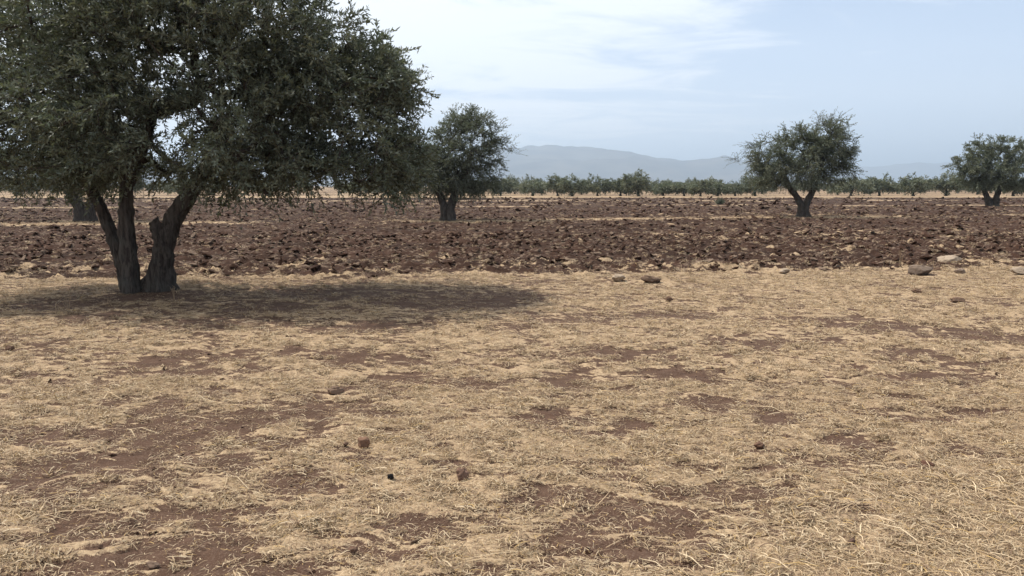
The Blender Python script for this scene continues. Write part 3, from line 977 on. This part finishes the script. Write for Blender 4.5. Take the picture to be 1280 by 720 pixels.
# pixel x, variant, scale, vertical stretch, label
for px, k, s, sz, lab in [
    (590, 0, 1.0, .95, 'distant orchard olive low behind the trunk of the dead-twigged olive'),
    (626, 4, 1.0, .92, 'distant orchard olive showing just past the dead twigs of the second tree'),
    (666, 2, 1.0, .95, 'round distant orchard olive, first one standing clear under the hill crest'),
    (697, 4, .95, 1.08, 'spiky distant orchard olive of a close pair under the highest hill top'),
    (715, 1, .95, .98, 'bushier distant orchard olive of a close pair under the highest hill top'),
    (747, 3, .9, 1.05, 'tall pointed distant orchard olive beneath the middle of the hills'),
    (776, 5, 1.0, 1.1, 'narrow distant orchard olive pressed against the tallest of its row'),
    (798, 1, 1.02, 1.12, 'tallest distant orchard olive of the front row between the two lone trees'),
    (829, 2, .9, .88, 'low wide distant orchard olive where the hill crest starts to sink'),
    (855, 0, .9, .9, 'distant orchard olive under the dip of the hill crest'),
    (876, 4, .95, .88, 'small distant orchard olive above the lone grey weed bush'),
    (897, 5, .95, .95, 'small distant orchard olive under the second hump of the hills'),
    (919, 0, .9, .85, 'distant orchard olive just short of the wispy lone olive'),
    (944, 3, 1.0, 1.0, 'pale distant orchard olive peeping out under the wispy lone olive'),
    (1064, 2, 1.05, 1.05, 'distant orchard olive showing just past the shaded side of the wispy lone olive'),
    (1099, 0, 1.05, 1.1, 'round distant orchard olive under the paler far ridge'),
    (1142, 3, 1.0, 1.0, 'biggest distant orchard olive on a clear forked trunk under the paler far ridge'),
    (1183, 1, 1.0, 1.1, 'distant orchard olive standing against the dense two-stemmed olive'),
    (1267, 5, 1.1, 1.1, 'distant orchard olive mostly behind the dense two-stemmed olive'),
    (335, 3, 1.0, 1.0, 'pale distant orchard olive seen in the gap under the big olive crown'),
    (225, 2, 1.0, 1.0, 'distant orchard olive between the stems of the big olive'),
    (20, 1, 1.0, 1.0, 'distant orchard olive below the outer crown of the big olive'),
    (450, 0, 1.0, 1.0, 'distant orchard olive behind the tip of the long low limb')]:
    d = 127 + rf.normal(0, 2.0)
    far_tree(at(px, 240, d)[0], d, k, s * 1.02, rf.random() * 6.28, lab, FR, sz * .82)
for y0, step in ((146, 9.5), (162, 9), (180, 9), (200, 9), (224, 9.5), (254, 10), (296, 10.5)):
    x = -0.66 * y0 + rf.random() * 5
    while x < 0.68 * y0:
        px = 640 + x / y0 * FPX
        if px > 540 or rf.random() < 0.45:
            if rf.random() < 0.28:
                x += step * .9
                continue
            far_tree(x + rf.normal(0, 1.2), y0 + rf.normal(0, 2), int(rf.integers(0, 6)), rf.uniform(.66, 0.92), rf.random() * 6.28,
                     'olive tree in the merging back rows of the distant orchard', 'back rows of the distant olive orchard', rf.uniform(.92, 1.1))
        x += step * rf.uniform(.8, 1.25)

# ------------------------------------------------------------------ hills
def hills(name, label, d, prof, depth, seed, rough):
    px = np.array([p[0] for p in prof], float); py = np.array([p[1] for p in prof], float)
    X = np.linspace(at(px[0], 220, d)[0], at(px[-1], 220, d)[0], 420)
    top = np.array([at(640, y, d)[2] for y in np.interp(640 + X / d * FPX, px, py)])
    top = top * (1 + 0.03 * fbm2(X / 300, X * 0 + .5, 4, seed + 3))
    k = np.ones(3) / 3
    top = np.convolve(np.pad(top, 1, 'edge'), k, 'valid')
    t = np.linspace(-1, 1, 60)
    XX, TT = np.meshgrid(X, t)
    sh = (1 - np.abs(TT) ** 1.5)
    nz = fbm2(XX / 900, TT * depth / 900, 5, seed) * np.clip(sh, 0, 1)
    ZZ = top[None, :] * sh * (1 + 0.75 * nz * (1 - np.exp(-(TT / .12) ** 2))) + rough * fbm2(XX / 250, TT * depth / 250, 4, seed + 7) * sh - 6
    YY = d + TT * depth
    n, m = len(t), len(X)
    i = np.arange(n - 1)[:, None] * m; j = np.arange(m - 1)[None, :]
    F = np.stack([(i + j).ravel(), (i + j + 1).ravel(), (i + m + j + 1).ravel(), (i + m + j).ravel()], 1)
    tag(obj(name, mesh(name, np.stack([XX.ravel(), YY.ravel(), ZZ.ravel()], 1), F, M_HILL, smooth=True)), label, 'hills', kind='structure')


hills('hills', 'long blue hazy hill range on the horizon', 8000,
      [(-400, 222), (0, 208), (300, 200), (520, 196), (600, 192), (640, 189), (665, 187), (692, 186), (705, 188), (740, 186), (770, 188), (800, 194), (830, 199), (855, 201),
       (872, 198), (890, 197), (908, 201), (930, 207), (980, 216), (1060, 226), (1150, 233), (1500, 236)], 1900, 5, 16)
hills('hills', 'paler second ridge farther away on the horizon', 12500,
      [(700, 233), (850, 222), (950, 214), (1020, 211), (1070, 209), (1100, 207.5), (1130, 206), (1160, 204.5), (1185, 204), (1230, 206), (1290, 207), (1400, 212), (1600, 216), (2000, 226)],
      2200, 15, 10)

# ------------------------------------------------------------------ single stones and clods
STONES = []


def stone(name, px, py, wpx, asp, hgt, col, label, cat, seed, mat=None, rough=.5, planes=6, rz=0, sub=3, sink=.14, tilt=0):
    x, y = gp(px, py)
    wd = wpx / FPX * math.hypot(y, 1.6)
    STONES.append((x, y, wd * .75 + .03))
    v, f = rock(sub, seed, rough, 1.0, planes)
    ext = np.abs(v).max(0)
    v = v / ext * [wd / 2, wd / 2 * asp, wd / 2 * hgt]
    o = obj(name, mesh(name, v, f, mat or M_STONE, np.repeat([np.array(col)], len(v), 0), smooth=False), None,
            (x, y + wd / 2 * asp * .5, gz(x, y) + wd / 2 * hgt * (1 - 2 * sink)))
    o.rotation_euler = (0, tilt, rz)
    return tag(o, label, cat)


BR, RD, PA, GY = (.15, .10, .07), (.125, .076, .052), (.31, .24, .175), (.185, .135, .10)
stone('field_stone', 1189, 331, 30, .75, .55, PA, 'pale flat-topped stone propped on the furrow soil at the field edge', 'stone', 901, rough=.55, tilt=-.12)
stone('field_stone', 1152, 344, 33, .7, .5, GY, 'long brown stone half sunk where straw meets ploughed soil', 'stone', 902, rough=.5)
stone('field_stone', 1200, 343, 14, .8, .6, GY, 'small grey stone beside the long brown stone at the field edge', 'stone', 903)
stone('field_stone', 1276, 345, 20, .8, .6, PA, 'pale stone cut by the edge of the picture along the field edge', 'stone', 904)
stone('field_stone', 982, 343, 16, .8, .5, PA, 'small pale stone alone on the field edge under the wispy olive', 'stone', 905)
stone('earth_clod', 812, 355, 30, .6, .42, BR, 'long flat lump of earth on the low mound at the field edge', 'clod', 906, M_CLOD, .6)
stone('earth_clod', 772, 354, 22, .7, .5, PA, 'pale crusted lump of earth on the low mound at the field edge', 'clod', 907, M_CLOD, .6)
stone('earth_clod', 836, 378, 12, .8, .6, (.15, .092, .062), 'rounded red clod in the straw just before the low mound', 'clod', 908, M_CLOD, .6)
stone('earth_clod', 1146, 367, 14, .8, .45, (.14, .088, .06), 'dark peaked clod in straw before the long brown stone', 'clod', 909, M_CLOD, .6)
stone('earth_clod', 1199, 378, 20, .7, .38, (.14, .088, .06), 'wide dark clod lying in straw before the pale stone', 'clod', 910, M_CLOD, .6)
stone('field_stone', 418, 491, 23, .7, .5, (.165, .108, .074), 'wide brown stone in straw beyond the dark soil patches', 'stone', 911)
stone('field_stone', 453, 562, 19, .8, .85, (.17, .095, .06), 'angular reddish stone in straw beyond the black stone', 'stone', 912, planes=8)
stone('earth_clod', 432, 561, 8, .8, .8, RD, 'tiny red clod next to the angular reddish stone', 'clod', 913, M_CLOD)
stone('field_stone', 398, 568, 9, .8, .6, (.075, .048, .036), 'small dark brown stone between the angular stone and bare soil', 'stone', 914)
stone('field_stone', 488, 602, 9, .8, .95, (.012, .011, .011), 'small black stone on the pale straw', 'stone', 915)
stone('field_stone', 577, 603, 18, .9, 1.0, (.15, .088, .06), 'upright rounded brown stone alone on pale straw', 'stone', 916, planes=5)
stone('earth_clod', 950, 563, 14, .8, .7, (.13, .075, .05), 'small peaked brown clod in the open straw', 'clod', 917, M_CLOD)
stone('earth_clod', 1160, 585, 20, .8, .6, (.10, .052, .036), 'dark red clod between long straws', 'clod', 918, M_CLOD, .6)
stone('earth_clod', 441, 699, 14, .8, .8, RD, 'dark clod in the nearest straw', 'clod', 919, M_CLOD, .6)
stone('field_stone', 190, 712, 17, .9, .6, BR, 'brown stone at the rim of the nearest dark soil patch', 'stone', 920)
stone('earth_clod', 12, 439, 13, .7, .7, RD, 'small dark clod by the pale straw in the shade of the big olive', 'clod', 921, M_CLOD, .6)
stone('earth_clod', 125, 689, 9, .8, .6, (.085, .052, .038), 'little dark clod among nearest bare soil and straw', 'clod', 922, M_CLOD, .6)
stone('earth_clod', 1066, 687, 13, .8, .7, (.09, .055, .042), 'small clod half buried in the thick yellow straw', 'clod', 923, M_CLOD, .6)


build_straw()
build_clods()


def weed_bush():
    r = np.random.default_rng(8)
    d = 68.0
    x = at(900, 255, d)[0]
    base = np.array([x, d, gz(x, d)])
    tv, tf, off, B, D = [], [], 0, [], []
    for k in range(40):
        a, e = r.random() * 6.28, r.uniform(.5, 1.4)
        dr = np.array([math.cos(a) * math.cos(e), math.sin(a) * math.cos(e), math.sin(e)])
        L = r.uniform(.35, .65)
        V, F = tube(np.array([[0, 0, 0], dr * L * .5 + [0, 0, .04], dr * L]), np.array([.008, .006, .003]), 3)
        tv.append(V); tf.append(F + off); off += len(V)
        q = r.uniform(.3, 1, 22)
        B.append(dr * L * q[:, None] + r.normal(0, .03, (22, 3)))
        dl = dr + r.normal(0, .6, (22, 3)); D.append(dl / np.linalg.norm(dl, axis=1)[:, None])
    B, D = np.vstack(B), np.vstack(D)
    n = len(B)
    lv, lf, lc = leaf_mesh(B, D, r.uniform(.06, .12, n), r.uniform(.03, .05, n), r, np.array([.075, .085, .055]) * r.uniform(.7, 1.2, (n, 1)))
    root = empty('weed_bush', base)
    obj('stem', mesh('stem', np.vstack(tv), np.vstack(tf), M_BARK), root)
    tag(obj('foliage', mesh('foliage', lv, lf, M_LEAF, lc), root), kind='stuff')
    tag(root, 'small grey green weed bush alone far out on the ploughed field', 'bush')


weed_bush()


def dry_weed(px, py, h, seed, label):
    r = np.random.default_rng(seed)
    x, y = gp(px, py)
    tv, tf, off = [], [], 0
    for k in range(5):
        lean = r.normal(0, .16, 2)
        L = h * r.uniform(.6, 1.0)
        p = np.array([[0, 0, -.02], [lean[0] * L * .5, lean[1] * L * .5, L * .55], [lean[0] * L * 1.3, lean[1] * L * 1.3, L]])
        V, F = tube(p, np.array([.004, .0032, .0016]), 4)
        tv.append(V); tf.append(F + off); off += len(V)
        for q in range(3):
            b = p[1] + (p[2] - p[1]) * r.random(); dd = np.array([r.normal(0, .5), r.normal(0, .5), .7]) * L * .22
            V, F = tube(np.array([b, b + dd * .6, b + dd]), np.array([.002, .0018, .001]), 3)
            tv.append(V); tf.append(F + off); off += len(V)
    V = np.vstack(tv)
    tag(obj('dry_weed', mesh('dry_weed', V, np.vstack(tf), M_STRAW, np.repeat([np.array([.34, .24, .15])], len(V), 0)), None, (x, y, gz(x, y))), label, 'weed')


dry_weed(86, 388, .28, 1, 'thin dry weed standing upright in the shade before the big olive trunk')
dry_weed(218, 375, .20, 2, 'thin dry weed at the foot of the thickest olive stem')
dry_weed(1063, 340, .25, 3, 'dry weed on the field edge between small pale stone and long brown stone')
dry_weed(1125, 333, .30, 4, 'dry weed standing in the furrow behind the long brown stone')
dry_weed(1236, 340, .26, 5, 'dry weed standing between the pale stones of the field edge')
dry_weed(862, 348, .22, 6, 'short dry weed beside the low earth mound at the field edge')

# ------------------------------------------------------------------ haze
def haze():
    me = bpy.data.meshes.new('haze')
    x, y0, y1, z0, z1 = 21000, -6000, 21000, -12, 520
    v = [(sx * x, yy, zz) for zz in (z0, z1) for yy in (y0, y1) for sx in (-1, 1)]
    f = [(0, 2, 3, 1), (4, 5, 7, 6), (0, 1, 5, 4), (2, 6, 7, 3), (0, 4, 6, 2), (1, 3, 7, 5)]
    me.from_pydata(v, [], f)
    m, n = mat_new('haze_air')
    vol = n.n('ShaderNodeVolumePrincipled', ins={'Color': (0.70, 0.84, 1.0, 1), 'Density': 1.8e-4, 'Anisotropy': 0.25})
    n.n('ShaderNodeOutputMaterial', ins={'Volume': vol.outputs[0]})
    me.materials.append(m)
    tag(obj('haze', me), 'thin pale haze in the air over the plain', 'haze', kind='stuff')


haze()
